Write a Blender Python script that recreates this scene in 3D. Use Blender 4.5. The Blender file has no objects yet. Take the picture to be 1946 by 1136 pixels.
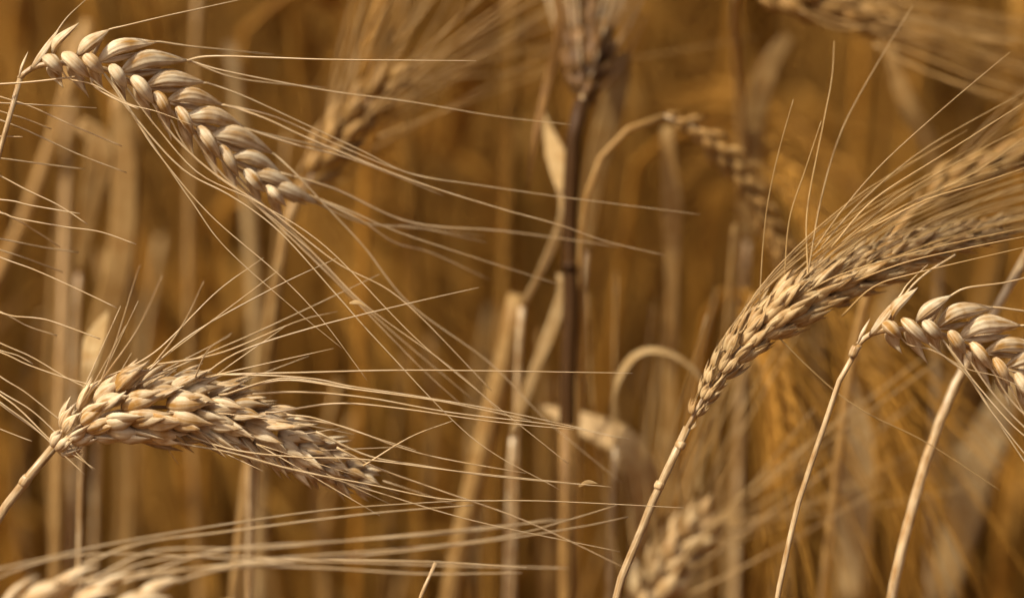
import bpy, math, random
from mathutils import Vector, Matrix
V = Vector
random.seed(11)
scene = bpy.context.scene

# ------------------------------------------------------------------ camera
CAM = V((0.0, 0.0, 0.84)); PITCH = math.radians(-10.0); LENS = 85.0; FOCUS = 0.65
cam_data = bpy.data.cameras.new('camera')
cam = bpy.data.objects.new('camera', cam_data); scene.collection.objects.link(cam)
cam.location = CAM; cam.rotation_euler = (math.pi/2 + PITCH, 0, 0)
cam_data.lens = LENS; cam_data.sensor_width = 36.0
cam_data.clip_start = 0.02; cam_data.clip_end = 3000
cam_data.dof.use_dof = True; cam_data.dof.focus_distance = FOCUS
cam_data.dof.aperture_fstop = 4.2; cam_data.dof.aperture_blades = 0
scene.camera = cam

# ------------------------------------------------------------------ sky and sun: soft bright overcast, light from upper left
world = bpy.data.worlds.new('World'); scene.world = world; world.use_nodes = True
wn = world.node_tree.nodes; wl = world.node_tree.links
SUN_FROM = V((-0.55, -0.42, 0.95)).normalized()
sky = wn.new('ShaderNodeTexSky'); sky.sky_type = 'NISHITA'; sky.sun_disc = False
sky.sun_elevation = math.asin(SUN_FROM.z)
sky.sun_rotation = math.atan2(SUN_FROM.x, SUN_FROM.y)
sky.air_density = 0.6; sky.dust_density = 9.0; sky.ozone_density = 0.2
wl.new(sky.outputs[0], wn['Background'].inputs[0]); wn['Background'].inputs[1].default_value = 0.08
sd = bpy.data.lights.new('sun', 'SUN'); sd.energy = 3.2; sd.angle = math.radians(3); sd.color = (1.0, 0.92, 0.78)
sun = bpy.data.objects.new('sun', sd); scene.collection.objects.link(sun)
sun.rotation_euler = SUN_FROM.to_track_quat('Z', 'Y').to_euler()
scene.view_settings.view_transform = 'Standard'; scene.view_settings.look = 'None'
scene.view_settings.gamma = 1.0; scene.view_settings.use_curve_mapping = False
scene.view_settings.exposure = 0.33
scene.cycles.max_bounces = 6; scene.cycles.use_adaptive_sampling = True; scene.cycles.adaptive_threshold = 0.02

# ------------------------------------------------------------------ helpers
FWD = V((0, math.cos(PITCH), math.sin(PITCH))); RIGHT = V((1, 0, 0)); UP = RIGHT.cross(FWD)
PXK = 36.0/LENS/1946.0
def W(x, y, d):                                  # a place in the field at distance d from where the photographer stood
    k = PXK*d
    return CAM + FWD*d + RIGHT*((x-973)*k) - UP*((y-568)*k)
def mm(px, d=FOCUS): return px*PXK*d

def smooth(pts, n):                              # Catmull-Rom through pts, n samples by arc length
    pts = [V(p) for p in pts]
    if len(pts) == 2:
        return [pts[0].lerp(pts[1], i/(n-1)) for i in range(n)]
    P = [pts[0]*2-pts[1]] + pts + [pts[-1]*2-pts[-2]]
    dense = []
    for i in range(1, len(P)-2):
        p0, p1, p2, p3 = P[i-1], P[i], P[i+1], P[i+2]
        for k in range(12):
            t = k/12
            dense.append(0.5*((2*p1)+(p2-p0)*t+(2*p0-5*p1+4*p2-p3)*t*t+(3*p1-p0-3*p2+p3)*t**3))
    dense.append(pts[-1])
    L = [0]
    for a, b in zip(dense, dense[1:]): L.append(L[-1]+(b-a).length)
    out = []; j = 0
    for i in range(n):
        s = L[-1]*i/(n-1)
        while j < len(L)-2 and L[j+1] < s: j += 1
        f = (s-L[j])/max(L[j+1]-L[j], 1e-9)
        out.append(dense[j].lerp(dense[j+1], min(max(f, 0), 1)))
    return out

def key(table, s):
    for (a, va), (b, vb) in zip(table, table[1:]):
        if s <= b: return va+(vb-va)*(s-a)/(b-a)
    return table[-1][1]

class MB:
    def __init__(self): self.v = []; self.f = []; self.uv = []
    def loft(self, path, ra, rb, ref, n=6, fold=0.0, rib=0.0, ribn=5, twist=0.0):
        m = len(path); base = len(self.v); length = 0; side = None
        for i, p in enumerate(path):
            t = (path[min(i+1, m-1)]-path[max(i-1, 0)]).normalized()
            r = ref if side is None else side
            side = r - t*r.dot(t)
            if side.length < 1e-6: side = t.orthogonal()
            side.normalize()
            if twist: side = Matrix.Rotation(twist/m, 3, t) @ side
            oth = t.cross(side)
            if i: length += (p-path[i-1]).length
            for k in range(n):
                a = 2*math.pi*k/n
                mod = 1+rib*math.cos(ribn*a)
                c, s = math.cos(a), math.sin(a)
                self.v.append(p+side*(ra[i]*c*mod)+oth*(rb[i]*s*mod+fold*ra[i]*abs(c)))
                self.uv.append((k/n, length))
        for i in range(m-1):
            for k in range(n):
                self.f.append((base+i*n+k, base+i*n+(k+1) % n, base+(i+1)*n+(k+1) % n, base+(i+1)*n+k))
        self.f.append(tuple(base+k for k in reversed(range(n))))
        self.f.append(tuple(base+(m-1)*n+k for k in range(n)))
        return self
    def tube(self, pts, r0, r1, n=6, seg=12, ref=None):
        p = smooth(pts, seg)
        r = [r0+(r1-r0)*i/(seg-1) for i in range(seg)]
        return self.loft(p, r, r, ref or V((0.3, -1, 0.2)), n)
    def mesh(self, name, mat, origin=None):
        me = bpy.data.meshes.new(name)
        vs = self.v if origin is None else [p-origin for p in self.v]
        me.from_pydata([tuple(p) for p in vs], [], self.f)
        ul = me.uv_layers.new(name='UVMap')
        for poly in me.polygons:
            us = [self.uv[vi] for vi in poly.vertices]
            wrap = max(u for u, _ in us)-min(u for u, _ in us) > 0.6 and len(us) == 4
            for li, (u, w) in zip(poly.loop_indices, us):
                ul.data[li].uv = (u+1 if wrap and u < 0.4 else u, w*100)
        me.polygons.foreach_set('use_smooth', [True]*len(me.polygons))
        me.materials.append(mat)
        return me

def link(name, data, parent=None):
    o = bpy.data.objects.new(name, data); scene.collection.objects.link(o)
    if parent: o.parent = parent
    return o
def root(name, label, cat, group, base):
    o = link(name, None); o.location = base; o.empty_display_size = 0.02
    o['label'] = label; o['category'] = cat
    if group: o['group'] = group
    return o

# ------------------------------------------------------------------ materials
def straw(name, light, dark, rough=0.5, transl=0.12, streak=1.0, spec=0.35, vary=0.22, bump=0.25, us=22, lo=0.72, hi=1.28):
    m = bpy.data.materials.new(name); m.use_nodes = True
    nt = m.node_tree; N = nt.nodes; L = nt.links
    bs = N['Principled BSDF']; out = N['Material Output']
    uv = N.new('ShaderNodeUVMap'); uv.uv_map = 'UVMap'
    info = N.new('ShaderNodeObjectInfo')
    mp = N.new('ShaderNodeMapping'); mp.inputs['Scale'].default_value = (us, 1.6 if us > 12 else 0.7, 1)
    L.new(uv.outputs[0], mp.inputs[0])
    n1 = N.new('ShaderNodeTexNoise'); n1.noise_dimensions = '4D'
    n1.inputs['Scale'].default_value = streak; n1.inputs['Detail'].default_value = 3
    L.new(mp.outputs[0], n1.inputs['Vector']); 
    sc = N.new('ShaderNodeMath'); sc.operation = 'MULTIPLY'; sc.inputs[1].default_value = 57.0
    L.new(info.outputs['Random'], sc.inputs[0]); L.new(sc.outputs[0], n1.inputs['W'])
    mp2 = N.new('ShaderNodeMapping'); mp2.inputs['Scale'].default_value = (3, 2.2, 1)
    L.new(uv.outputs[0], mp2.inputs[0])
    n2 = N.new('ShaderNodeTexNoise'); n2.noise_dimensions = '4D'; n2.inputs['Scale'].default_value = 1.0; n2.inputs['Detail'].default_value = 4
    L.new(mp2.outputs[0], n2.inputs['Vector']); L.new(sc.outputs[0], n2.inputs['W'])
    add = N.new('ShaderNodeMath'); add.operation = 'ADD'
    L.new(n1.outputs[0], add.inputs[0]); L.new(n2.outputs[0], add.inputs[1])
    rmp = N.new('ShaderNodeMapRange'); rmp.inputs[1].default_value = lo; rmp.inputs[2].default_value = hi
    L.new(add.outputs[0], rmp.inputs[0])
    mix = N.new('ShaderNodeMix'); mix.data_type = 'RGBA'
    mix.inputs['A'].default_value = (*dark, 1); mix.inputs['B'].default_value = (*light, 1)
    L.new(rmp.outputs[0], mix.inputs['Factor'])
    hsv = N.new('ShaderNodeHueSaturation'); L.new(mix.outputs['Result'], hsv.inputs['Color'])
    vr = N.new('ShaderNodeMapRange'); vr.inputs[3].default_value = 1-vary; vr.inputs[4].default_value = 1+vary
    L.new(info.outputs['Random'], vr.inputs[0]); L.new(vr.outputs[0], hsv.inputs['Value'])
    L.new(hsv.outputs[0], bs.inputs['Base Color'])
    bs.inputs['Roughness'].default_value = rough; bs.inputs['Specular IOR Level'].default_value = spec
    if bump:
        b = N.new('ShaderNodeBump'); b.inputs['Strength'].default_value = bump; b.inputs['Distance'].default_value = 0.0003
        L.new(n1.outputs[0], b.inputs['Height']); L.new(b.outputs[0], bs.inputs['Normal'])
    if transl:
        tr = N.new('ShaderNodeBsdfTranslucent'); L.new(hsv.outputs[0], tr.inputs['Color'])
        ms = N.new('ShaderNodeMixShader'); ms.inputs[0].default_value = transl
        L.new(bs.outputs[0], ms.inputs[1]); L.new(tr.outputs[0], ms.inputs[2]); L.new(ms.outputs[0], out.inputs['Surface'])
    return m
M_HUSK  = straw('husk',       (0.82, 0.67, 0.43), (0.42, 0.215, 0.048), 0.5, 0.10, 1.0, 0.3, 0.14, bump=0.9, us=11, lo=0.78, hi=1.18)
M_AWN   = straw('awn',        (0.68, 0.53, 0.33), (0.54, 0.35, 0.14), 0.38, 0.0, 1.0, 0.5, 0.15, bump=0)
M_STEM  = straw('stem',       (0.66, 0.49, 0.27), (0.36, 0.19, 0.055), 0.36, 0.0, 1.0, 0.5, 0.12, bump=0.9, us=10, lo=.76, hi=1.2)
M_LEAF  = straw('dry_leaf',   (0.52, 0.33, 0.12), (0.34, 0.17, 0.04), 0.55, 0.28, 1.0, 0.25, 0.15)
M_TAN   = straw('tan_stem',  (0.46, 0.28, 0.10), (0.30, 0.155, 0.04), 0.5, 0.0, 1.0, 0.3, 0.2)
M_GOLD  = straw('golden_husk', (0.66, 0.48, 0.24), (0.34, 0.175, 0.045), 0.5, 0.1, 1.0, 0.3, 0.15, bump=0.9, us=11, lo=.78, hi=1.2)
M_GAWN  = straw('golden_awn',  (0.54, 0.37, 0.16), (0.40, 0.23, 0.07), 0.42, 0.0, 1.0, 0.4, 0.2, bump=0)
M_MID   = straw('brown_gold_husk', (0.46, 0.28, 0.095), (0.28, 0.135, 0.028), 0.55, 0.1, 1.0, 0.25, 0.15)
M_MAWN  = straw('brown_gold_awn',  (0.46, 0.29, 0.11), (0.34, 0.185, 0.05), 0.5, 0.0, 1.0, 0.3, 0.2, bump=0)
M_PALE  = straw('pale_leaf',  (0.66, 0.47, 0.22), (0.46, 0.27, 0.09), 0.55, 0.28, 1.0, 0.25, 0.1)
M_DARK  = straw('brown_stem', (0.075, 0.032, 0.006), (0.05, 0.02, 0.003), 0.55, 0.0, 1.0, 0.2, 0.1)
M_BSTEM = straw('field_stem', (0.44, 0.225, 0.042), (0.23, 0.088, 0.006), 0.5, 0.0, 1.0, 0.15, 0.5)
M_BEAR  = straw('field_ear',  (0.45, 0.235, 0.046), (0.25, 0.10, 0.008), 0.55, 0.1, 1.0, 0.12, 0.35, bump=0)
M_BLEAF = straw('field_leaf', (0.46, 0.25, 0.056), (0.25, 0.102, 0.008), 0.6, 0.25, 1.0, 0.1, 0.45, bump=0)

def island_variant(m, name):                       # the same straw, its tone differing from stalk to stalk of one mass
    f = m.copy(); f.name = name; N = f.node_tree.nodes; L = f.node_tree.links
    g = N.new('ShaderNodeNewGeometry'); o = next(n for n in N if n.type == 'OBJECT_INFO')
    for l in list(o.outputs['Random'].links):
        t = l.to_socket; L.remove(l); L.new(g.outputs['Random Per Island'], t)
    return f
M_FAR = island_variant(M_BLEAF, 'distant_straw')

def soil_material():
    m = bpy.data.materials.new('soil'); m.use_nodes = True
    N = m.node_tree.nodes; L = m.node_tree.links; bs = N['Principled BSDF']
    tc = N.new('ShaderNodeTexCoord')
    n = N.new('ShaderNodeTexNoise'); n.inputs['Scale'].default_value = 18; n.inputs['Detail'].default_value = 8
    L.new(tc.outputs['Object'], n.inputs['Vector'])
    r = N.new('ShaderNodeValToRGB'); r.color_ramp.elements[0].position = 0.35; r.color_ramp.elements[1].position = 0.68
    r.color_ramp.elements[0].color = (0.07, 0.027, 0.004, 1); r.color_ramp.elements[1].color = (0.20, 0.09, 0.016, 1)
    L.new(n.outputs[0], r.inputs[0]); L.new(r.outputs[0], bs.inputs['Base Color'])
    b = N.new('ShaderNodeBump'); b.inputs['Strength'].default_value = 0.8; b.inputs['Distance'].default_value = 0.02
    L.new(n.outputs[0], b.inputs['Height']); L.new(b.outputs[0], bs.inputs['Normal'])
    bs.inputs['Roughness'].default_value = 0.95
    return m

# ------------------------------------------------------------------ ground
gm = bpy.data.meshes.new('ground')
S = 1200.0
gm.from_pydata([(-S, -S, 0), (S, -S, 0), (S, S, 0), (-S, S, 0)], [], [(0, 1, 2, 3)])
gm.materials.append(soil_material())
ground = link('ground', gm); ground['kind'] = 'structure'; ground['label'] = 'dry brown soil between the barley stalks'

# ------------------------------------------------------------------ the plants in focus
HULL = [(0, .38), (.08, .66), (.22, .96), (.38, 1.0), (.52, .84), (.68, .50), (.83, .20), (1, .035)]
OVAL = [(0, .42), (.08, .74), (.22, .98), (.42, 1.0), (.62, .88), (.8, .55), (.92, .26), (1, .06)]
LEMMA = [(0, .26), (.08, .5), (.22, .86), (.36, 1.0), (.52, .95), (.68, .72), (.82, .45), (.93, .2), (1, .07)]
GLUME = [(0, .3), (.2, .8), (.4, 1.0), (.65, .7), (.85, .3), (1, .05)]

def to_ground(p, prev, lean=None):               # the stem goes on as it was heading and straightens down to the soil
    t = (p-prev).normalized(); out = []; p = p.copy()
    down = (V((0, 0, -1))+V(lean or (0, 0, 0))*.4).normalized()
    while p.z > .09:
        t = t.lerp(down, .22).normalized()
        if t.z > -.5: t = V((t.x, t.y, -.5)).normalized()
        p = p+t*.06; out.append(p.copy())
    out.append(V((p.x+t.x*.02, p.y+t.y*.02, 0)))
    return out

class Plant:
    def __init__(s, label, stem, width, group='barley stalks in focus', name='barley_stalk', stem_mat=None, lean=None, cat='barley', taper=1.0):
        pts = [W(*p) for p in stem]
        d = stem[0][2]; s.d = d
        pts += to_ground(pts[-1], pts[-2], lean)
        s.base = pts[-1].copy()
        s.root = root(name, label, cat, group, s.base)
        s.stem_pts = pts
        s.spk = []; s.spk_at = []; s.husk = M_HUSK; s.awn_mat = M_AWN
        r = mm(width, d)/2
        s.stem = s.part('stem', MB().tube(pts, r*taper, r*1.15, 10, 64), stem_mat or M_STEM)
    def part(s, name, mb, mat, parent=None):
        return link(name, mb.mesh(name, mat, s.base), parent or s.root)
    def node(s, x, y, d, dx, dy, width, mat=None):
        a, b = W(x, y, d), W(x+dx, y+dy, d)
        r = mm(width, d)/2; p = smooth([a, b], 5)
        s.part('stem_node', MB().loft(p, [r*.86, r*.98, r*1.02, r*.98, r*.86], [r*.86, r*.98, r*1.02, r*.98, r*.86], V((0, -1, 0)), 10), mat or M_STEM, s.stem)
    def spikelet(s, a, mid, b, width, ref, prof=HULL, glume=None, flat=0.8, mat=None, rib=0.035, seg=11, n=10, fork=0.0, rnd=None):
        p = smooth([a, mid, b], seg)
        r = [width/2*key(prof, i/(seg-1)) for i in range(seg)]
        if fork:                                        # two husks side by side with parted tips, a pointed scale on either flank
            mb = MB(); L = (b-a).length
            for sg in (-1, 1):
                sd_ = ref*sg; e = rnd.uniform(.85, 1.1)
                q = smooth([a+sd_*width*.16, mid+sd_*width*.30*fork, b.lerp(a, rnd.uniform(0, .14))+sd_*width*.42*fork*e], seg)
                mb.loft(q, [x*.72 for x in r], [x*.62 for x in r], ref, n, rib=rib)
                out_ = (mid-a.lerp(b, .5)); g = smooth([a+sd_*width*.3, a.lerp(b, .4)+sd_*width*.52*fork+out_*1.5, a.lerp(b, rnd.uniform(.65, 1.0))+sd_*width*rnd.uniform(.4, .7)*fork+out_*2.4], 7)
                rr = [width*.40*key(GLUME, i/6)/1.3 for i in range(7)]
                mb.loft(g, rr, [x*.4 for x in rr], ref, 6)
        else:
            mb = MB().loft(p, r, [q*flat for q in r], ref, n, rib=rib, ribn=9 if n > 10 else 5)
        if glume:
            off, l, w = glume                           # a narrow pointed scale lying along the husk
            q = [a+off*0.35, a.lerp(b, l*.45)+off, a.lerp(b, l)+off*1.15]
            q = smooth(q, 7)
            rr = [width*w/2*key(GLUME, i/6) for i in range(7)]
            mb.loft(q, rr, [x*.45 for x in rr], ref, 6)
        o = s.part('spikelet', mb, mat or s.husk)
        s.spk.append(o); s.spk_at.append((a.copy(), b.copy()))
        return o
    def awn(s, pts3, w0=3.4, w1=1.0, parent=None, seg=14, mat=None):
        if parent is None and s.spk:
            k = min(range(len(s.spk)), key=lambda i: (s.spk_at[i][1]-pts3[0]).length)
            parent = s.spk[k]; a, b = s.spk_at[k]
            if (b-pts3[0]).length < .006: pts3 = [b.lerp(a, .14), b]+list(pts3[1:])   # the bristle grows out of the husk's tip
        jig = lambda: V((random.gauss(0, 1), random.gauss(0, 1), random.gauss(0, 1)))*.0002
        pts3 = [p if i < 2 else p+jig() for i, p in enumerate(pts3)]
        return s.part('awn', MB().tube(pts3, mm(w0)/2, mm(w1)/2, 5, seg), mat or s.awn_mat, parent)
    def awns_px(s, lst, d0, dj=0.02, w0=3.4, w1=1.4, rnd=None):
        rnd = rnd or random
        for path in lst:
            wa = w0
            de = d0+rnd.uniform(-dj, dj)
            if isinstance(path[0], (int, float)): de = d0+path[0]; path = path[1:]
            n = len(path)
            pts = [W(x, y, d0+(de-d0)*i/(n-1)) for i, (x, y) in enumerate(path)]
            s.awn(pts, wa*rnd.uniform(.85, 1.15), w1, seg=max(8, 6*n))
    def rows(s, spine, dspine, rows, spacing, L, Wd, rnd, awn_len=0.10, awn_p=1.0, awn_bend=0.5, L_end=0.8, glume=True, mat=None, awn_w=(2.8, 1.1), fan=0.0, fork=0.0, follow=.3, env0=.5, env1=2.6):
        """spikelets in rows round the spine; rows = [(angle round spine, outward tilt, radius factor)]"""
        pts = smooth([W(x, y, d) for (x, y), d in zip(spine, dspine)], 60)
        tot = sum((b-a).length for a, b in zip(pts, pts[1:]))
        s.part('rachis', MB().tube([pts[i] for i in range(0, 60, 6)]+[pts[-1]], mm(9, s.d)/2, mm(5, s.d)/2, 6, 24), M_STEM)
        n = max(3, int(tot/spacing))
        for ri, (phi, tilt, rad) in enumerate(rows):
            for i in range(n):
                f = (i+0.5*(ri % 2)+rnd.uniform(-.12, .12))/n
                if f < 0 or f >= 1: continue
                k = min(58, int(f*59)); P = pts[k].lerp(pts[k+1], f*59-k)
                T = (pts[min(k+2, 59)]-pts[max(k-1, 0)]).normalized()
                toC = (CAM-P).normalized(); B = (toC-T*toC.dot(T)).normalized(); Nn = B.cross(T)
                if Nn.z < 0: Nn = -Nn
                a = math.radians(phi+rnd.uniform(-9, 9)); R = Nn*math.sin(a)+B*math.cos(a)
                env = min(1, env0+f*env1)*(1-(1-L_end)*f)*(1 if f < .7 else 1-.9*(f-.7))
                l = L*env*rnd.uniform(.9, 1.1); w = Wd*env*rnd.uniform(.88, 1.12)
                tl = math.radians(tilt+rnd.uniform(-6, 6))
                D = (T*math.cos(tl)+R*math.sin(tl)).normalized()
                A = P+R*(w*rad*(1-.35*f))
                bend = R*(l*.05)
                tip = A+D*l-R*(l*.10)
                g = (R*(w*.42)+T.cross(R)*(w*rnd.uniform(-.35, .35)), rnd.uniform(.7, .95), .4) if glume else None
                k2 = min(57, k+26); T2 = (pts[k2+2]-pts[k2-1]).normalized()
                sp = s.spikelet(A, A+D*(l*.5)+bend, tip, w, T.cross(R), HULL, g, .78, mat, fork=fork, rnd=rnd)
                if rnd.random() < awn_p:
                    D2 = (D*(1-awn_bend)+T*awn_bend+R*fan+V((rnd.uniform(-1, 1), rnd.uniform(-1, 1), rnd.uniform(-1, 1)))*.05).normalized()
                    al = awn_len*rnd.uniform(.75, 1.15)
                    sag = V((0, 0, -1))*al*rnd.uniform(0.0, .06)
                    D3 = D2.lerp(T2, follow).normalized(); p1 = tip+D2*(al*.22); p2 = p1+D2.lerp(D3, .6).normalized()*(al*.36)
                    s.awn([tip-D*(l*.12), p1, p2+sag*.4, p2+D3*(al*.42)+sag], awn_w[0], awn_w[1], sp, 12)

# --- ear with two plaited rows of husks (it shows twice in the field: upper left, and cut by the right edge)
UPPER = [  # base, middle, tip, width
    ((36, 148), (44, 126), (56, 102), 9), ((58, 132), (78, 104), (108, 58), 17), ((99, 106), (112, 78), (153, 47), 27),
    ((147, 105), (170, 78), (208, 57), 27), ((187, 116), (226, 88), (292, 82), 32), ((232, 136), (275, 113), (342, 117), 34),
    ((280, 163), (322, 148), (388, 156), 33), ((320, 192), (365, 178), (424, 197), 31), ((352, 224), (400, 218), (452, 242), 31),
    ((398, 256), (445, 258), (506, 290), 35), ((440, 300), (480, 300), (534, 330), 32), ((472, 330), (515, 334), (566, 362), 30), ((505, 350), (545, 360), (602, 388), 27)]
LOWER = [
    ((88, 107), (101, 118), (120, 138), 30), ((122, 101), (140, 117), (172, 149), 29), ((163, 105), (176, 119), (198, 141), 29),
    ((211, 124), (225, 143), (241, 168), 28), ((252, 146), (271, 167), (292, 198), 28), ((296, 175), (311, 198), (325, 228), 26),
    ((337, 204), (353, 228), (368, 258), 26), ((378, 241), (398, 268), (419, 302), 27), ((420, 277), (437, 305), (454, 337), 26),
    ((466, 323), (484, 343), (503, 366), 25), ((506, 354), (522, 368), (544, 392), 22)]
AWNS_A = [
    [0.01, (104, 62), (132, 32), (168, -4)], [0.01, (204, 58), (240, 47), (315, 32), (380, 16), (490, -8)],
    [0.02, (288, 83), (360, 88), (450, 97), (520, 106)], [-0.01, (338, 116), (400, 108), (520, 108), (640, 114), (900, 117)],
    [0.015, (338, 118), (420, 134), (540, 158), (640, 174), (780, 195), (940, 220), (1085, 239)],
    [0.02, (340, 119), (440, 146), (540, 163), (620, 168)],
    [0.02, (384, 157), (460, 182), (560, 226), (680, 285), (780, 332), (900, 353), (1060, 376), (1330, 409)],
    [0.02, (420, 196), (500, 226), (600, 270), (780, 342), (940, 394), (1060, 428), (1150, 456), (1265, 486)],
    [0.015, (422, 198), (520, 222), (640, 272), (760, 326), (860, 346)],
    [0.02, (450, 240), (560, 276), (650, 300), (740, 330), (840, 372)], [0.03, (448, 242), (540, 262), (640, 286), (720, 318)],
    [0.02, (500, 286), (560, 330), (620, 390), (690, 470), (780, 578), (930, 690), (1040, 800), (1180, 916)],
    [0.03, (530, 328), (640, 362), (780, 420), (960, 440), (1180, 470)],
    [0.02, (564, 360), (640, 396), (700, 424), (790, 430), (925, 462)], [0.015, (566, 364), (660, 400), (760, 440), (900, 490), (1060, 541)],
    [0.025, (590, 384), (680, 414), (750, 458), (820, 480), (928, 532)], [0.03, (600, 388), (690, 422), (800, 436), (920, 450)],
    # the under row: these hang away below the ear
    [0.0, (120, 136), (135, 150), (180, 163), (245, 196), (300, 212), (365, 238)],
    [0.005, (172, 150), (205, 176), (245, 210), (300, 292), (365, 384), (430, 470), (560, 590), (650, 662)],
    [-0.005, (198, 142), (225, 172), (265, 230), (350, 320), (440, 372), (530, 440), (640, 560), (720, 650), (900, 830), (1062, 930)],
    [0.0, (200, 152), (250, 220), (300, 290), (400, 410), (530, 520), (612, 606), (700, 720)],
    [0.008, (242, 170), (300, 250), (380, 330), (490, 386), (620, 470), (790, 640), (930, 760), (1080, 880)],
    [0.01, (292, 200), (330, 262), (420, 340), (510, 396), (640, 500), (760, 570), (935, 742)],
    [0.012, (326, 230), (370, 300), (470, 376), (600, 488), (700, 582), (860, 700), (960, 790)],
    [0.015, (368, 260), (420, 330), (510, 410), (660, 556), (800, 700), (880, 770)],
    [0.02, (420, 304), (470, 366), (560, 446), (700, 590), (900, 760)],
    [0.02, (455, 338), (520, 410), (640, 540), (690, 600)]]
def plaited_ear(label, ox, oy, d0, stem, seed, keep=lambda p: True):
    rnd = random.Random(seed)
    dz = lambda x: d0+0.028*max(0, (x-150))/450.0
    X = lambda p, e: W(p[0]+ox, p[1]+oy, dz(p[0])+e)
    P = Plant(label, [(x+ox, y+oy, d0+0.003) for x, y in stem], 14, taper=.72, lean=(0.1, 0.05, 0))
    spine = [(60, 130), (100, 121), (150, 122), (200, 132), (250, 158), (300, 192), (350, 234), (400, 276), (450, 318), (500, 352), (560, 384)]
    P.part('rachis', MB().tube([X((36, 150), 0.003)]+[X(p, 0.004) for p in spine], mm(11)/2, mm(6)/2, 8, 40), M_STEM)
    for i, (a, m, b, w) in enumerate(UPPER):
        jx, jy, ww = rnd.uniform(-4, 4), rnd.uniform(-4, 3), rnd.uniform(.84, 1.1)
        A, Mi, B = X(a, .0015), X((m[0]+jx, m[1]+jy), -.001), X((b[0]+2*jx+(b[0]-a[0])*.08, b[1]+jy+(b[1]-a[1])*.08), .001); w = w*ww
        off = (-UP*.9-FWD*.45)*mm(w*.36)
        P.spikelet(A, Mi, B, mm(w*1.0), UP, LEMMA, (off, rnd.uniform(.62, .9), .42) if i > 2 else None, .52, rib=.075, seg=13, n=36)
    for i, (a, m, b, w) in enumerate(LOWER):
        A, Mi, B = X(a, -.002), X(m, -.0045), X(b, -.003)
        off = (-RIGHT*.9-UP*.2+FWD*.6)*mm(w*.36)
        P.spikelet(A, Mi, B, mm(w*rnd.uniform(.82, .95)), RIGHT, OVAL, (off, rnd.uniform(.85, 1.15), .42), .62, rib=.075, seg=13, n=36)
    for i, (a, m, b, w) in enumerate(LOWER):              # the row behind, seen below in the shade
        s = 1.1
        A = X((a[0]+6, a[1]+8), .006)
        B = X((a[0]+6+(b[0]-a[0])*.75*s, a[1]+14+(b[1]-a[1])*1.35*s), .006)
        P.spikelet(A, A.lerp(B, .5)-UP*.0008+FWD*.001, B, mm(w*.95), RIGHT, HULL, None, .8)
    for i, (a, m, b, w) in enumerate(UPPER[3::2]):        # the far row behind the upper husks
        A = X((a[0]+22, a[1]+6), .010); B = X((b[0]-4, b[1]+2), .014)
        P.spikelet(A, A.lerp(B, .5)+UP*.001, B, mm(w*.7), UP, HULL, None, .8)
    for path in AWNS_A:
        de = path[0]; path = path[1:]; n = len(path)
        if not keep(path): continue
        pts = [W(x+ox, y+oy, dz(path[0][0])-.002+de*i/(n-1)) for i, (x, y) in enumerate(path)]
        P.awn(pts, 4.2*rnd.uniform(.75, 1.15), 1.1, seg=6*n)
    return P
earA = plaited_ear('nodding barley ear with two plaited rows of pale husks at upper left', 0, 0, FOCUS-.002,
                   [(38, 150), (22, 205), (8, 262), (-12, 330), (-40, 450)], 3)
# bristle kinked across the stem
earA.awn([W(-30, 162, .648), W(60, 156, .648), W(146, 147, .648)], 3.6, 3.4); earA.awn([W(146, 147, .648), W(180, 165, .647), W(215, 186, .646), W(262, 208, .645)], 4.6, 3)
earD = plaited_ear('nodding ear with plaited pale husks, cut off by the right edge', 1594, 505, FOCUS-.002,
                   [(40, 150), (16, 176), (-6, 240), (-40, 340), (-74, 440), (-98, 540), (-118, 640)], 5,
                   keep=lambda p: p[0][0] < 460)
earD.node(1627, 658, FOCUS, -8, 20, 17)
earD.awn([W(1690, 615, .652), W(1720, 560, .655), W(1760, 520, .66), W(1815, 484, .665)], 5.5, 3.5)

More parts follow.
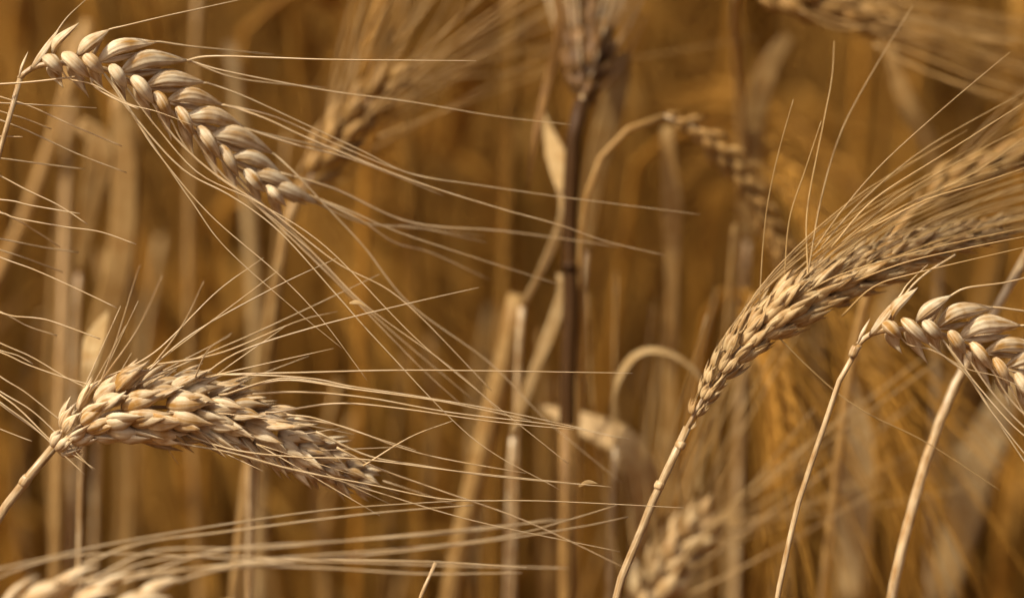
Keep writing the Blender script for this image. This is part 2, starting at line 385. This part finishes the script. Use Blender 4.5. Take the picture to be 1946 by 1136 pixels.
# --- thick bushy ear at lower left
rb = random.Random(21)
earB = Plant('thick bushy barley ear bending over at lower left, pale husks lit from above',
             [(112, 838, .652), (84, 868, .652), (52, 910, .65), (20, 955, .65), (-20, 1010, .65)], 22, lean=(0.05, 0.08, 0), taper=.8)
earB.node(54, 905, .65, -12, 17, 22)
earB.rows([(106, 852), (142, 816), (198, 788), (280, 774), (362, 778), (450, 800), (540, 838), (624, 882), (706, 924)],
          [.652, .652, .652, .653, .655, .658, .662, .667, .672],
          [(76, 25, .85), (40, 22, .85), (2, 18, .85), (-38, 20, .85), (-76, 24, .85), (125, 22, .7), (-125, 22, .7)],
          mm(70), mm(116), mm(58), rb, awn_p=.0, L_end=.5, glume=False, fork=1.0, env0=.4)
AWNS_B = [
    [-.03, (196, 735), (225, 640), (262, 520), (267, 505)], [-.03, (225, 718), (262, 625), (306, 522)], [-.02, (300, 716), (345, 620), (388, 535)],
    [-.02, (350, 715), (398, 668), (440, 632)], [.01, (205, 745), (290, 670), (410, 555), (502, 490)], [0, (262, 720), (360, 640), (520, 548), (640, 490)],
    [-.01, (330, 715), (450, 672), (600, 620), (780, 574), (910, 548)], [.02, (280, 725), (400, 668), (520, 620), (720, 520)],
    [.02, (300, 725), (420, 670), (560, 610), (640, 590)],
    [0, (405, 712), (560, 706), (760, 703), (960, 704), (1205, 708)], [-.01, (420, 712), (520, 716), (600, 722), (672, 735), (800, 752), (960, 782), (1195, 834)],
    [-.012, (430, 722), (540, 722), (670, 737), (840, 765), (1010, 800)], [-.01, (440, 726), (530, 719), (620, 729), (668, 736)],
    [0, (480, 748), (580, 745), (700, 757), (860, 783), (1060, 812), (1180, 832)], [0, (520, 766), (640, 765), (760, 777), (930, 800), (1090, 815)],
    [.01, (560, 795), (650, 810), (760, 850), (850, 872), (1000, 898)], [.0, (545, 788), (600, 795), (700, 828), (790, 856)],
    [.01, (600, 820), (700, 866), (800, 885), (930, 905), (1130, 922)],
    [.0, (330, 822), (440, 852), (560, 868), (690, 875), (860, 892), (1040, 912), (1160, 926)],
    [.0, (250, 822), (340, 842), (440, 862), (560, 892), (700, 922), (850, 948), (1040, 955), (1300, 965)],
    [.01, (400, 850), (480, 868), (560, 890)], [.01, (360, 842), (460, 870), (600, 900), (720, 935), (900, 990), (1180, 1050)],
    [.02, (640, 850), (720, 890), (830, 930), (1000, 990), (1190, 1080)],
    [.01, (230, 845), (290, 820), (340, 880)], [.0, (350, 790), (380, 820), (430, 870)],
    [.005, (690, 885), (780, 830), (860, 800)]]
earB.awns_px(AWNS_B, .649, w0=4.2, w1=1.2, rnd=rb)
for k in range(26):                                   # short stray bristles between the husks
    f = rb.uniform(.05, .9); i = rb.randrange(len(earB.spk)); a, b = earB.spk_at[i]
    D = (b-a).normalized()+V((rb.uniform(-.3, .3), rb.uniform(-.3, .1), rb.uniform(-.1, .5)))
    earB.awn([b, b+D*.008, b+D*rb.uniform(.015, .035)], 2.6, 1.2, earB.spk[i], 6)

# --- slender ear with a dense brush of bristles, right
rc = random.Random(8)
earC = Plant('slender barley ear arching right with a dense brush of bristles',
             [(1306, 812, .656), (1290, 850, .656), (1252, 925, .656), (1218, 1010, .656), (1190, 1075, .656), (1168, 1150, .656)], 19, lean=(0.05, 0.06, 0), taper=.8)
earC.node(1296, 838, .656, -6, 14, 21); earC.node(1256, 915, .656, -6, 14, 20)
earC.husk = M_GOLD; earC.awn_mat = M_GAWN
earC.rows([(1304, 816), (1338, 754), (1382, 690), (1438, 632), (1504, 584), (1582, 540), (1680, 494), (1785, 460), (1905, 434)],
          [.656, .657, .658, .66, .663, .667, .672, .678, .685],
          [(80, 15, .75), (42, 15, .8), (4, 12, .8), (-36, 14, .8), (-76, 16, .8), (125, 15, .7), (-125, 15, .7)],
          mm(62), mm(112), mm(42), rc, awn_len=.10, awn_p=.7, awn_bend=.85, L_end=.6, fan=.0, glume=False, fork=.9, follow=.8, env0=.2, env1=2.2)
AWNS_C = [
    [.0, (1438, 560), (1452, 460), (1462, 380), (1480, 290), (1510, 190)], [.0, (1478, 525), (1500, 420), (1530, 320), (1560, 230)],
    [.01, (1525, 500), (1535, 400), (1560, 240), (1580, 150), (1586, 80)], [.02, (1520, 505), (1560, 380), (1600, 250), (1660, 130), (1735, 10)],
    [.0, (1545, 478), (1600, 400), (1680, 310), (1800, 200), (1920, 100)], [.01, (1560, 470), (1640, 380), (1760, 280), (1946, 175)],
    [.0, (1580, 470), (1660, 380), (1790, 295), (1950, 195)], [.01, (1600, 460), (1700, 380), (1800, 320), (1946, 240)],
    [.01, (1640, 440), (1720, 390), (1840, 330), (1950, 262)], [.0, (1660, 430), (1760, 380), (1860, 350), (1950, 320)],
    [.0, (1480, 655), (1530, 690), (1590, 745), (1660, 790), (1760, 840), (1900, 930)], [-.01, (1600, 600), (1660, 545), (1740, 520), (1946, 470)],
    [.0, (1500, 560), (1600, 520), (1760, 472), (1950, 430)], [-.01, (1620, 530), (1720, 500), (1840, 470), (1950, 448)]]
earC.awns_px(AWNS_C, .66, w0=3.6, w1=1.5, rnd=rc)

# --- plain straw standing between the right-hand ears, its stem passes behind the plaited ear
strawE = Plant('bare straw stem leaning right, standing below the cut-off plaited ear',
               [(1960, 470, .70), (1900, 575, .695), (1850, 665, .69), (1808, 745, .685), (1768, 850, .683), (1738, 950, .682), (1712, 1050, .68), (1692, 1150, .68)],
               22, taper=.8)

# --- ear along the bottom edge, near the lens, mostly below the frame
rf = random.Random(31)
earF = Plant('blurred pale barley ear lying along the bottom edge at left, only its top showing',
             [(-60, 1180, .585), (-120, 1260, .585), (-180, 1400, .585)], 24, lean=(0, .05, 0))
earF.rows([(-60, 1205), (60, 1172), (180, 1168), (300, 1190), (420, 1240), (520, 1310)], [.585, .585, .585, .587, .59, .595],
          [(80, 38, .7), (30, 30, .8), (-40, 20, .7), (130, 30, .6)], mm(66), mm(125), mm(40), rf, awn_p=0, L_end=.8)
AWNS_F = [
    [.06, (-20, 1085), (200, 1035), (420, 998), (640, 965), (880, 951)], [.05, (30, 1090), (240, 1040), (420, 1010), (700, 975), (900, 960)],
    [.03, (150, 1070), (300, 1048), (500, 1042), (740, 1020), (960, 1000), (1075, 984)], [.03, (240, 1078), (420, 1046), (640, 1028), (900, 1008), (1050, 986)],
    [.05, (260, 1080), (500, 1062), (760, 1040), (960, 1018), (1080, 990), (1170, 958)], [.05, (280, 1090), (560, 1066), (900, 1030), (1100, 1000), (1195, 980)],
    [.03, (330, 1086), (460, 1072), (620, 1078), (800, 1086), (990, 1092)], [.02, (340, 1090), (480, 1070), (640, 1066), (860, 1074), (1080, 1078)],
    [.05, (180, 1070), (350, 1055), (560, 1062), (800, 1068), (1000, 1076)], [.03, (-30, 1110), (40, 1080), (140, 1058), (300, 1052), (560, 1070)]]
earF.awns_px(AWNS_F, .59, w0=4.4, w1=2.0, rnd=rf)

# --- an ear just outside the left edge: its bristles come into the picture
rg = random.Random(4)
earG = Plant('barley stalk at the left edge whose bristles stick into the picture between the ears',
             [(-330, 330, .66), (-400, 420, .66), (-440, 600, .66), (-460, 900, .66)], 18, lean=(0, .02, 0))
earG.rows([(-330, 330), (-290, 300), (-230, 330), (-180, 420), (-150, 540), (-140, 640)], [.66]*6,
          [(80, 18, .6), (10, 18, .6), (-70, 18, .6), (150, 18, .5), (-150, 18, .5)], mm(50), mm(84), mm(34), rg, awn_p=0)
AWNS_G = [
    [.0, (-200, 190), (0, 196), (90, 201), (182, 206)], [.01, (-200, 120), (0, 184), (60, 205), (140, 242), (230, 280)],
    [.01, (-200, 150), (5, 213), (50, 228), (96, 246)], [.01, (-190, 160), (10, 232), (70, 256), (150, 292), (240, 328)],
    [.0, (-190, 255), (-60, 258), (44, 261)], [.015, (-180, 280), (0, 301), (70, 310), (160, 322)],
    [0, (-180, 240), (0, 334), (50, 360), (110, 392), (168, 425)], [-.005, (-170, 350), (0, 379), (60, 391), (150, 409)],
    [0, (-170, 370), (0, 404), (30, 414), (120, 430), (190, 441), (262, 464)],
    [.02, (-160, 330), (20, 412), (60, 435), (115, 470)], [.02, (-160, 430), (10, 456), (80, 468), (150, 482)],
    [0, (-150, 420), (0, 488), (60, 510), (130, 544), (222, 585)], [.02, (-150, 440), (20, 480), (80, 502), (118, 518)],
    [.0, (-150, 540), (0, 588), (60, 602), (95, 614), (190, 645)], [.01, (-150, 545), (0, 592), (50, 618), (110, 640)],
    [.0, (-140, 590), (0, 652), (60, 680), (130, 722), (185, 745)], [.0, (-140, 610), (0, 666), (30, 676), (62, 690)],
    [.0, (-140, 620), (0, 668), (50, 692), (120, 716), (190, 736)], [.0, (-140, 620), (0, 715), (50, 748), (120, 800), (165, 835)],
    [-.004, (-140, 650), (0, 750), (40, 780), (98, 838), (140, 866), (180, 894)], [-.004, (-140, 660), (0, 762), (60, 806), (110, 850), (160, 900)],
    [-.004, (-140, 655), (0, 742), (60, 780), (110, 830), (178, 893)], [.0, (-140, 760), (0, 815), (40, 830), (60, 838)],
    [.0, (-140, 680), (0, 768), (80, 826), (118, 862)]]
earG.awns_px(AWNS_G, .652, w0=4.0, w1=2.2, rnd=rg)
#kink = earG.awn([W(262, 464, .652), W(264, 485, .652), W(267, 506, .652)], 2.6, 2.6)

# ------------------------------------------------------------------ plants a hand's breadth behind the focus
GB = 'blurred barley just behind the focus'
def ribbon(pts, widths, ref=None, thick=.0003, fold=.25, seg=22, twist=0.0):
    p = smooth(pts, seg); n = len(widths)
    w = [key([(i/(n-1), x/2) for i, x in enumerate(widths)], k/(seg-1)) for k in range(seg)]
    return MB().loft(p, w, [thick]*seg, ref or RIGHT, 8, fold=fold, twist=twist)
def soft_ear(P, spine, d, seed, L=90, Wd=36, spacing=52, awn_len=.1, awn_p=1.0, tilt=18, rows=None, fan=.06, mat=None, bend=.5, dend=0.01, aw=(3.4, 1.6)):
    P.rows(spine, [d+dend*i/(len(spine)-1) for i in range(len(spine))],
           rows or [(80, tilt, .6), (25, tilt, .65), (-25, tilt, .65), (-80, tilt, .6), (140, tilt, .5), (-140, tilt, .5)],
           mm(spacing, d), mm(L, d), mm(Wd, d), random.Random(seed), awn_len=awn_len, awn_p=awn_p, awn_bend=bend, glume=False, fan=fan, mat=mat, awn_w=aw)

# upright dark ear and dark stem, top centre
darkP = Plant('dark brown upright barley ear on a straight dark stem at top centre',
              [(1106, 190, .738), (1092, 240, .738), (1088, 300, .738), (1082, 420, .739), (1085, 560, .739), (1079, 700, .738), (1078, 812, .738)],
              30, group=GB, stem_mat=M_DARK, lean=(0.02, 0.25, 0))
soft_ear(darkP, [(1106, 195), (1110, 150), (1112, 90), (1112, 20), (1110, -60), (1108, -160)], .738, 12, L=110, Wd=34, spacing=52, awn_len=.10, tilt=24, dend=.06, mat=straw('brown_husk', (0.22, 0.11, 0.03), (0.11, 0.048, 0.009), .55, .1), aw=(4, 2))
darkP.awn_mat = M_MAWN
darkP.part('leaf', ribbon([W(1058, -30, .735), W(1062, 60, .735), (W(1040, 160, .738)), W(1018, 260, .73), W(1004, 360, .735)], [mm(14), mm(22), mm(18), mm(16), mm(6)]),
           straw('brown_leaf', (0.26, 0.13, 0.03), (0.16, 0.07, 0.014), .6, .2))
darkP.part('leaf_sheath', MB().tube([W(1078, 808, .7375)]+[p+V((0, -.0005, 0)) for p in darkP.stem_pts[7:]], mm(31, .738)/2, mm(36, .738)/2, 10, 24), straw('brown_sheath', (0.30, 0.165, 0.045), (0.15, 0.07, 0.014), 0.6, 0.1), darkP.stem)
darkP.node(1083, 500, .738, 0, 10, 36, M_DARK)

# arched ear in the middle
archP = Plant('blurred arching barley ear curving over in the middle of the field',
              [(1262, 222, .735), (1210, 236, .733), (1165, 270, .73), (1132, 318, .73), (1114, 380, .73), (1104, 460, .735), (1100, 560, .74), (1098, 700, .745), (1094, 900, .75)], 17, group=GB, stem_mat=M_LEAF, taper=.7)
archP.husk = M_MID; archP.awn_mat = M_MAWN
archP.rows([(1262, 222), (1320, 244), (1370, 288), (1412, 340), (1450, 405), (1482, 475), (1506, 550), (1520, 620)], [.735, .738, .742, .746, .75, .754, .758, .762],
           [(80, 24, .6), (20, 16, .5), (-35, 16, .5), (-80, 20, .5), (180, 15, .4)], mm(42, .735), mm(60, .735), mm(21, .735), random.Random(6), awn_len=.07, awn_p=.35, glume=False)

# diagonal ear rising to the upper middle
diagP = Plant('blurred barley ear slanting up to the right in upper middle, bristles fanned',
              [(570, 360, .745), (545, 430, .745), (530, 520, .745), (515, 620, .745), (495, 720, .745), (470, 900, .745)], 22, group=GB, stem_mat=M_TAN)
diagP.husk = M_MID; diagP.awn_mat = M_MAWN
soft_ear(diagP, [(572, 365), (610, 310), (660, 240), (710, 180), (765, 140)], .745, 14, L=88, Wd=34, awn_len=.11, tilt=26, fan=.16, bend=.3, aw=(4.0, 2.2))
diagP.awns_px([[.03, (560, 340), (640, 190), (690, 60), (720, -20)], [.03, (600, 320), (690, 200), (800, 110), (880, 0)], [.03, (700, 240), (850, 160), (960, 110), (1060, 90)],
               [.03, (720, 260), (900, 190), (1060, 130)], [.03, (690, 200), (800, 90), (860, -10)], [.03, (620, 300), (720, 130), (790, -10)], [.02, (575, 365), (650, 345), (720, 280)]], .742, w0=5, w1=3)

# ear at bottom centre-right
botP = Plant('blurred pale barley ear at the bottom, right of the tall leaning stem, bristles spreading',
             [(1215, 1190, .75), (1190, 1260, .75), (1160, 1400, .75)], 22, group=GB, stem_mat=M_TAN, lean=(0, .1, 0))
botP.husk = M_GOLD; botP.awn_mat = M_GAWN
soft_ear(botP, [(1215, 1195), (1245, 1120), (1280, 1060), (1320, 1005), (1350, 975)], .75, 15, L=88, Wd=38, awn_len=.085, tilt=32, fan=.25, bend=.15, aw=(4.5, 2.4))
botP.awns_px([[.02, (1340, 990), (1440, 920), (1540, 840), (1640, 770)], [.02, (1360, 1010), (1470, 940), (1560, 870), (1700, 790)], [.02, (1370, 1040), (1450, 1010), (1530, 980)],
              [.01, (1310, 960), (1305, 920), (1350, 800), (1420, 620)]], .75, w0=5, w1=2.6)

# ear crossing the top right corner, streaks of bristles
topP = Plant('blurred barley ear across the top right corner, bristles trailing to the edge',
             [(1420, -30, .755), (1396, 10, .77), (1404, 160, .80), (1412, 400, .82), (1405, 700, .83)], 18, group=GB, stem_mat=M_TAN)
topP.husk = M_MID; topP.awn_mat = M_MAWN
soft_ear(topP, [(1420, -25), (1480, -10), (1560, 5), (1640, 25), (1700, 40)], .755, 16, L=90, Wd=36, awn_len=.10, tilt=14, bend=.7, fan=0, aw=(4.4, 2.4))
topP.awns_px([[.0, (1560, 30), (1680, 62), (1800, 70), (1950, 84)], [.0, (1600, 20), (1720, 50), (1820, 70), (1950, 75)], [.0, (1520, 20), (1600, 55), (1750, 40), (1840, 68)],
              [.0, (1660, 85), (1730, 125), (1830, 160), (1950, 200)], [.0, (1670, 75), (1760, 110), (1860, 150), (1950, 178)], [.0, (1680, 95), (1780, 145), (1900, 190)]], .752, w0=6, w1=3.4)

# pale ear at the right edge behind the brush of bristles
edgeP = Plant('blurred barley ear at the right edge above the brush of bristles',
              [(1740, 395, .72), (1700, 440, .725), (1660, 520, .73), (1620, 680, .74), (1590, 900, .75)], 18, group=GB, stem_mat=M_TAN)
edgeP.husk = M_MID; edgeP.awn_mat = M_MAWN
soft_ear(edgeP, [(1740, 395), (1800, 350), (1860, 322), (1930, 300), (1990, 290)], .72, 17, L=80, Wd=26, awn_len=.08, tilt=14, bend=.6, aw=(3.6, 2))

# ------------------------------------------------------------------ dry leaves and bare straws behind, each one seen
GL = 'dry leaves and straws behind the ears'
def leaf_thing(label, pts, widths, mat=None, twist=0.0, fold=.25, stemw=12, lean=None, ref=None):
    """a dry leaf on its own straw; pts run from the leaf tip down to where it joins the straw"""
    base_p = pts[-1]
    x, y, d = base_p
    P = Plant(label, [(x, y, d), (x-6, y+90, d+.003), (x-10, y+220, d+.006)], stemw, group=GL, name='dry_leaf_straw', cat='dry leaf', lean=lean or (0, .08, 0))
    P.part('leaf', ribbon([W(*p) for p in pts], [mm(w, d) for w in widths], fold=fold, twist=twist, ref=ref), mat or M_LEAF)
    return P
leaf_thing('pale broken leaf tapering downward beside the dark stem', [(1034, 215, .765), (1046, 262, .755), (1056, 292, .75), (1064, 330, .745), (1072, 380, .738), (1060, 440, .74), (1030, 510, .745), (992, 582, .75)], [3, 22, 42, 32, 14, 18, 14, 10], mat=M_PALE)
leaf_thing('pale bent leaf running down left of the dark stem', [(1062, 520, .745), (1068, 560, .745), (1050, 620, .745), (1018, 700, .745), (985, 790, .748), (975, 830, .75)], [8, 26, 24, 20, 20, 12], mat=M_PALE)
leaf_thing('curled leaf looping over beside the slender arching ear', [(1350, 745, .74), (1318, 700, .74), (1268, 668, .74), (1215, 668, .74), (1178, 710, .74), (1164, 770, .745), (1170, 850, .75)], [10, 34, 42, 44, 40, 30, 14], mat=M_PALE, ref=FWD*.8+UP*.45, fold=.08)
leaf_thing('broad pale leaf hanging in the lower middle', [(1020, 770, .775), (1070, 790, .77), (1125, 812, .765), (1180, 838, .76), (1216, 890, .76), (1222, 960, .765), (1205, 1060, .77)], [4, 40, 56, 66, 64, 48, 18], fold=.06, twist=0.0, ref=RIGHT*.8+UP*.6, mat=M_PALE)
leaf_thing('stubby pale leaf standing above the bushy lower left ear', [(205, 590, .73), (188, 632, .72), (178, 660, .715), (172, 690, .71), (166, 720, .71), (162, 770, .71)], [3, 26, 46, 38, 24, 10], mat=M_PALE)
leaf_thing('long broad leaf hanging straight at left', [(222, 180, .80), (236, 300, .80), (236, 420, .80), (222, 520, .80), (196, 640, .805), (190, 760, .81)], [20, 52, 50, 54, 56, 30], fold=.1)
leaf_thing('folded pale leaf below the plaited ear at left', [(150, 235, .78), (185, 262, .78), (190, 310, .78), (170, 400, .785), (150, 520, .79)], [30, 56, 44, 30, 14])
leaf_thing('thin upright leaf rising between the two left ears', [(528, 500, .735), (518, 560, .735), (508, 640, .735), (496, 740, .74), (488, 840, .745)], [10, 26, 26, 20, 14])
leaf_thing('broad pale leaf standing at lower right', [(1712, 520, .88), (1672, 620, .87), (1652, 700, .865), (1640, 780, .86), (1630, 900, .86), (1622, 1020, .86), (1615, 1150, .86)], [4, 36, 74, 92, 84, 66, 50], fold=.1, mat=M_PALE)
leaf_thing('broad pale leaf in the lower right corner', [(1950, 640, .86), (1916, 740, .855), (1888, 815, .85), (1860, 880, .845), (1838, 950, .845), (1815, 1040, .845), (1790, 1150, .845)], [4, 34, 70, 88, 80, 60, 44], fold=.1, mat=M_PALE)
leaf_thing('pale leaf tip hanging under the arching ear', [(1268, 240, .775), (1270, 290, .775), (1276, 360, .777), (1278, 500, .78), (1274, 700, .785), (1268, 1000, .79)], [22, 40, 24, 26, 28, 28])
leaf_thing('pale curved leaf at upper right below the corner ear', [(1500, 70, .81), (1470, 110, .81), (1440, 190, .81), (1425, 320, .815), (1420, 460, .82)], [26, 46, 44, 34, 26])
leaf_thing('narrow pale leaf drooping at upper right', [(1690, 90, .80), (1706, 150, .80), (1730, 210, .80), (1768, 290, .805), (1790, 420, .81)], [20, 34, 40, 26, 20])
leaf_thing('pale leaf beside the dark upright ear', [(1180, 100, .79), (1175, 160, .79), (1150, 250, .79), (1128, 350, .795), (1110, 480, .80)], [30, 46, 44, 34, 22])
def bare(label, pts, w, mat=None, lean=None, taper=1.0):
    return Plant(label, pts, w, taper=taper, group=GL, name='straw_stem', cat='straw', lean=lean, stem_mat=mat)
bare('thick pale straw leaning in the lower middle', [(985, 560, .765), (955, 700, .765), (935, 780, .765), (905, 900, .765), (880, 1010, .765), (855, 1140, .765)], 40, M_LEAF)
bare('pale upright straw left of the slender arching ear', [(1396, 425, .76), (1390, 500, .76), (1380, 620, .76), (1368, 760, .765), (1360, 900, .77)], 24, M_LEAF, taper=.35)
bare('upright straw seen through the bristles at centre', [(975, -40, .86), (968, 300, .86), (958, 560, .86), (948, 800, .86), (930, 1140, .86)], 28, M_BSTEM)
bare('upright straw crossing the long bristles left of centre', [(762, -40, .87), (775, 240, .87), (788, 600, .87), (796, 800, .87), (800, 1140, .87)], 26, M_BSTEM)
bare('slim straw rising at bottom left under the bushy ear', [(476, 760, .73), (474, 900, .73), (473, 1000, .73), (472, 1140, .73)], 24, taper=.4)
bare('slanted straw at the left edge', [(168, 40, .83), (120, 200, .83), (70, 350, .83), (16, 480, .83), (-60, 640, .83)], 22, M_TAN)
bare('thin upright straw at far left', [(134, 60, .85), (125, 420, .83), (120, 640, .81), (112, 860, .80), (105, 1140, .80)], 22, M_TAN)
bare('thin pale straw stub at bottom, left of middle', [(828, 1068, .66), (815, 1095, .66), (802, 1130, .66), (790, 1160, .66)], 7)

rs = random.Random(52)
for i in range(30):
    x = 30+1900*(i+rs.uniform(.1, .9))/30; top = rs.choice((rs.uniform(-60, 200), rs.uniform(250, 720))); d = rs.uniform(.83, 1.02); k = rs.uniform(-90, 60); c = rs.uniform(-30, 30)
    if 560 < x < 1560 and top < 560: top = rs.uniform(560, 860)
    if x > 1400 and top < 300: continue
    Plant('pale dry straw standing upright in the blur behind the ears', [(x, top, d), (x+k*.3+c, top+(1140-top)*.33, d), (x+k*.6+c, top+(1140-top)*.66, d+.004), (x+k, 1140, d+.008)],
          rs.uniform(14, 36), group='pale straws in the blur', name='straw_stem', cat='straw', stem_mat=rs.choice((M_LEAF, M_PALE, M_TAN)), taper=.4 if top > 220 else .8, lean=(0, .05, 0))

# ------------------------------------------------------------------ the field behind: every stalk its own plant
rnd = random.Random(77)
def proto(k):
    """one field stalk built at the origin: parts as (name, mesh, parent part, stuff)"""
    h = rnd.uniform(.66, .84); lean = rnd.uniform(.02, .10); nod = [.1, .3, .6, 1.1, 2.3, 2.8][k % 6]
    st = [V((0, 0, 0)), V((lean*.15, 0, h*.35)), V((lean*.45, 0, h*.7)), V((lean, 0, h))]
    a = rnd.uniform(.05, .2); p = st[-1].copy(); sp = [p.copy()]; L = rnd.uniform(.075, .095)
    for i in range(5):                      # the neck curves over, then the ear
        a += nod/9; p = p+V((math.sin(a), 0, math.cos(a)))*.014; st.append(p.copy())
    sp = [p.copy()]
    for i in range(6):
        a += nod/12; p = p+V((math.sin(a), 0, math.cos(a)))*(L/6); sp.append(p.copy())
    r = rnd.uniform(.0013, .0019)
    out = [('stem', MB().tube(st, r*1.25, r*.8, 6, 26).mesh('stem', M_BSTEM), None)]
    pts = smooth(sp, 24); eb = MB(); ab = MB()
    for row in range(4):
        for i in range(11):
            f = (i+.5*(row % 2)+.1)/11.6; q = int(f*23); P = pts[q]; T = (pts[min(q+1, 23)]-pts[max(q-1, 0)]).normalized()
            n1 = T.cross(V((0, 1, 0))).normalized(); n2 = T.cross(n1)
            ph = row*math.pi/2+.6; R = n1*math.cos(ph)+n2*math.sin(ph)
            D = (T+R*.34).normalized(); l = .0115*(1-.25*f); w = .0042*(1-.25*f)
            A = P+R*w*.55; B = A+D*l
            eb.loft([A, A.lerp(B, .25), A.lerp(B, .6), B], [w*.25, w*.5, w*.42, w*.06], [w*.2, w*.42, w*.35, w*.05], n2, 6)
            D2 = (T+R*rnd.uniform(.10, .28)+V((rnd.uniform(-.06, .06), rnd.uniform(-.06, .06), rnd.uniform(-.06, .06)))).normalized(); al = rnd.uniform(.07, .12)
            ab.loft([B, B+D2*al*.5, B+D2*al-V((0, 0, al*.03))], [.00028, .00022, .00012], [.00028, .00022, .00012], n2, 3)
    out.append(('ear', eb.mesh('ear', M_BEAR), None)); out.append(('awns', ab.mesh('awns', M_BEAR), 'ear'))
    for j in range(2):
        z = h*rnd.uniform(.35, .85); t = z/h; b = V((lean*t*t, 0, z)); az = rnd.uniform(0, 6.28); u = V((math.cos(az), math.sin(az), 0))
        ll = rnd.uniform(.10, .2); dr = rnd.uniform(.3, 1.3)
        path = [b, b+u*ll*.12+V((0, 0, ll*.28)), b+u*ll*.25+V((0, 0, ll*(.34-.35*dr))), b+u*ll*.32+V((0, 0, ll*(.2-.8*dr)))]
        ws = rnd.uniform(.004, .0075)
        out.append(('leaf', ribbon(path, [ws*.6, ws, ws*.8, ws*.15], ref=V((-u.y, u.x, 0)), seg=12, twist=rnd.uniform(-2, 2)).mesh('leaf', M_BLEAF), None))
    return out
protos = [proto(k) for k in range(12)]
spots = []
tries = 0
while len(spots) < 285 and tries < 20000:
    tries += 1
    d = .88+1.3*rnd.random()**1.25; half = .5*36/LENS*d+.05
    x = rnd.uniform(-half, half); y = d
    if any((x-a)**2+(y-b)**2 < .028**2 for a, b in spots): continue
    spots.append((x, y))
for i, (x, y) in enumerate(spots):
    pr = protos[i % len(protos)]
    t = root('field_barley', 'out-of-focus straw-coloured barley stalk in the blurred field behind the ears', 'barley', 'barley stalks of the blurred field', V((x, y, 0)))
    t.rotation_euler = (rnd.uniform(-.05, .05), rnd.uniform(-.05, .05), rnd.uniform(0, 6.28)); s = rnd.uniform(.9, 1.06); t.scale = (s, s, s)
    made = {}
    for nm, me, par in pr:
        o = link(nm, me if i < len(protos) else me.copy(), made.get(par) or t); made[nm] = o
        if nm == 'awns': o['kind'] = 'stuff'
# the rest of the crop, too far off or too far aside to count
fm = MB()
def far_stalk(x, y):
    h = rnd.uniform(.62, .86); a = rnd.uniform(0, 6.28); u = V((math.cos(a), math.sin(a), 0)); b = V((x, y, 0))
    p = [b, b+V((0, 0, h*.6))+u*.02, b+V((0, 0, h))+u*.06]
    fm.loft(p, [.002, .0017, .0014], [.002, .0017, .0014], V((1, 0, 0)), 3)
    e = p[-1]; n = rnd.choice((-1, 1, 1))*rnd.uniform(.5, 1)
    fm.loft([e, e+u*.015+V((0, 0, .035*n+.01)), e+u*.03+V((0, 0, .09*n))], [.002, .006, .001], [.002, .006, .001], V((0, 0, 1)), 4)
    for j in range(3):
        q = e+u*.02*j; w = V((rnd.uniform(-.04, .04), rnd.uniform(-.04, .04), rnd.uniform(-.02, .05)))
        fm.loft([q, q+u*.025+w+V((0, 0, .05*n)), q+u*.05+w*1.6+V((0, 0, .11*n))], [.0005, .0004, .0002], [.0005, .0004, .0002], V((0, 0, 1)), 3)
    z = h*rnd.uniform(.3, .8); c = b+V((0, 0, z)); a2 = rnd.uniform(0, 6.28); u2 = V((math.cos(a2), math.sin(a2), 0))
    fm.loft([c, c+u2*.03+V((0, 0, .06)), c+u2*.05-V((0, 0, .06))], [.003, .006, .001], [.0004]*3, V((-u2.y, u2.x, 0)), 4)
cnt = 0
while cnt < 6500:
    y = .70+(rnd.random()**1.6)*9.0; half = .5*36/LENS*y+.05
    x = rnd.uniform(-half-1.1, half+1.1)
    if y < 2.2 and abs(x) < half+(.22 if y < 1.1 else 0): continue
    far_stalk(x, y); cnt += 1
for i in range(620):
    y = rnd.uniform(1.05, 2.3); half = .5*36/LENS*y+.05
    far_stalk(rnd.uniform(-half, half), y)
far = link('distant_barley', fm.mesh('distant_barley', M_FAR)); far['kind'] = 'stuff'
far['label'] = 'mass of distant ripe barley filling the field behind'; far['category'] = 'barley'

# ------------------------------------------------------------------ scraps of chaff caught on the bristles
def chaff(label, x, y, d, L, ang, w):
    a = math.radians(ang); p = W(x, y, d); q = W(x+L*math.cos(a), y-L*math.sin(a), d-.001)
    side = UP*math.cos(a)-RIGHT*math.sin(a)
    pts = smooth([p, p.lerp(q, .5)+side*mm(L*.16), q], 9); r = [mm(w)/2*key(GLUME, i/8) for i in range(9)]
    mb = MB().loft(pts, r, [v*.35 for v in r], side, 8, fold=.4)
    o = link('chaff_scrap', mb.mesh('chaff_scrap', M_PALE, p)); o.location = p
    o['label'] = label; o['category'] = 'chaff'; o['group'] = 'chaff caught on bristles'
chaff('tiny scrap of chaff caught on the crossing bristles left of centre', 664, 576, .652, 34, -14, 9)
chaff('tiny scrap of chaff on a low bristle right of the bushy ear', 1100, 924, .652, 38, 8, 9)
chaff('tiny scrap of chaff under the bent leaf, left of the dark stem', 972, 826, .70, 30, 50, 12)
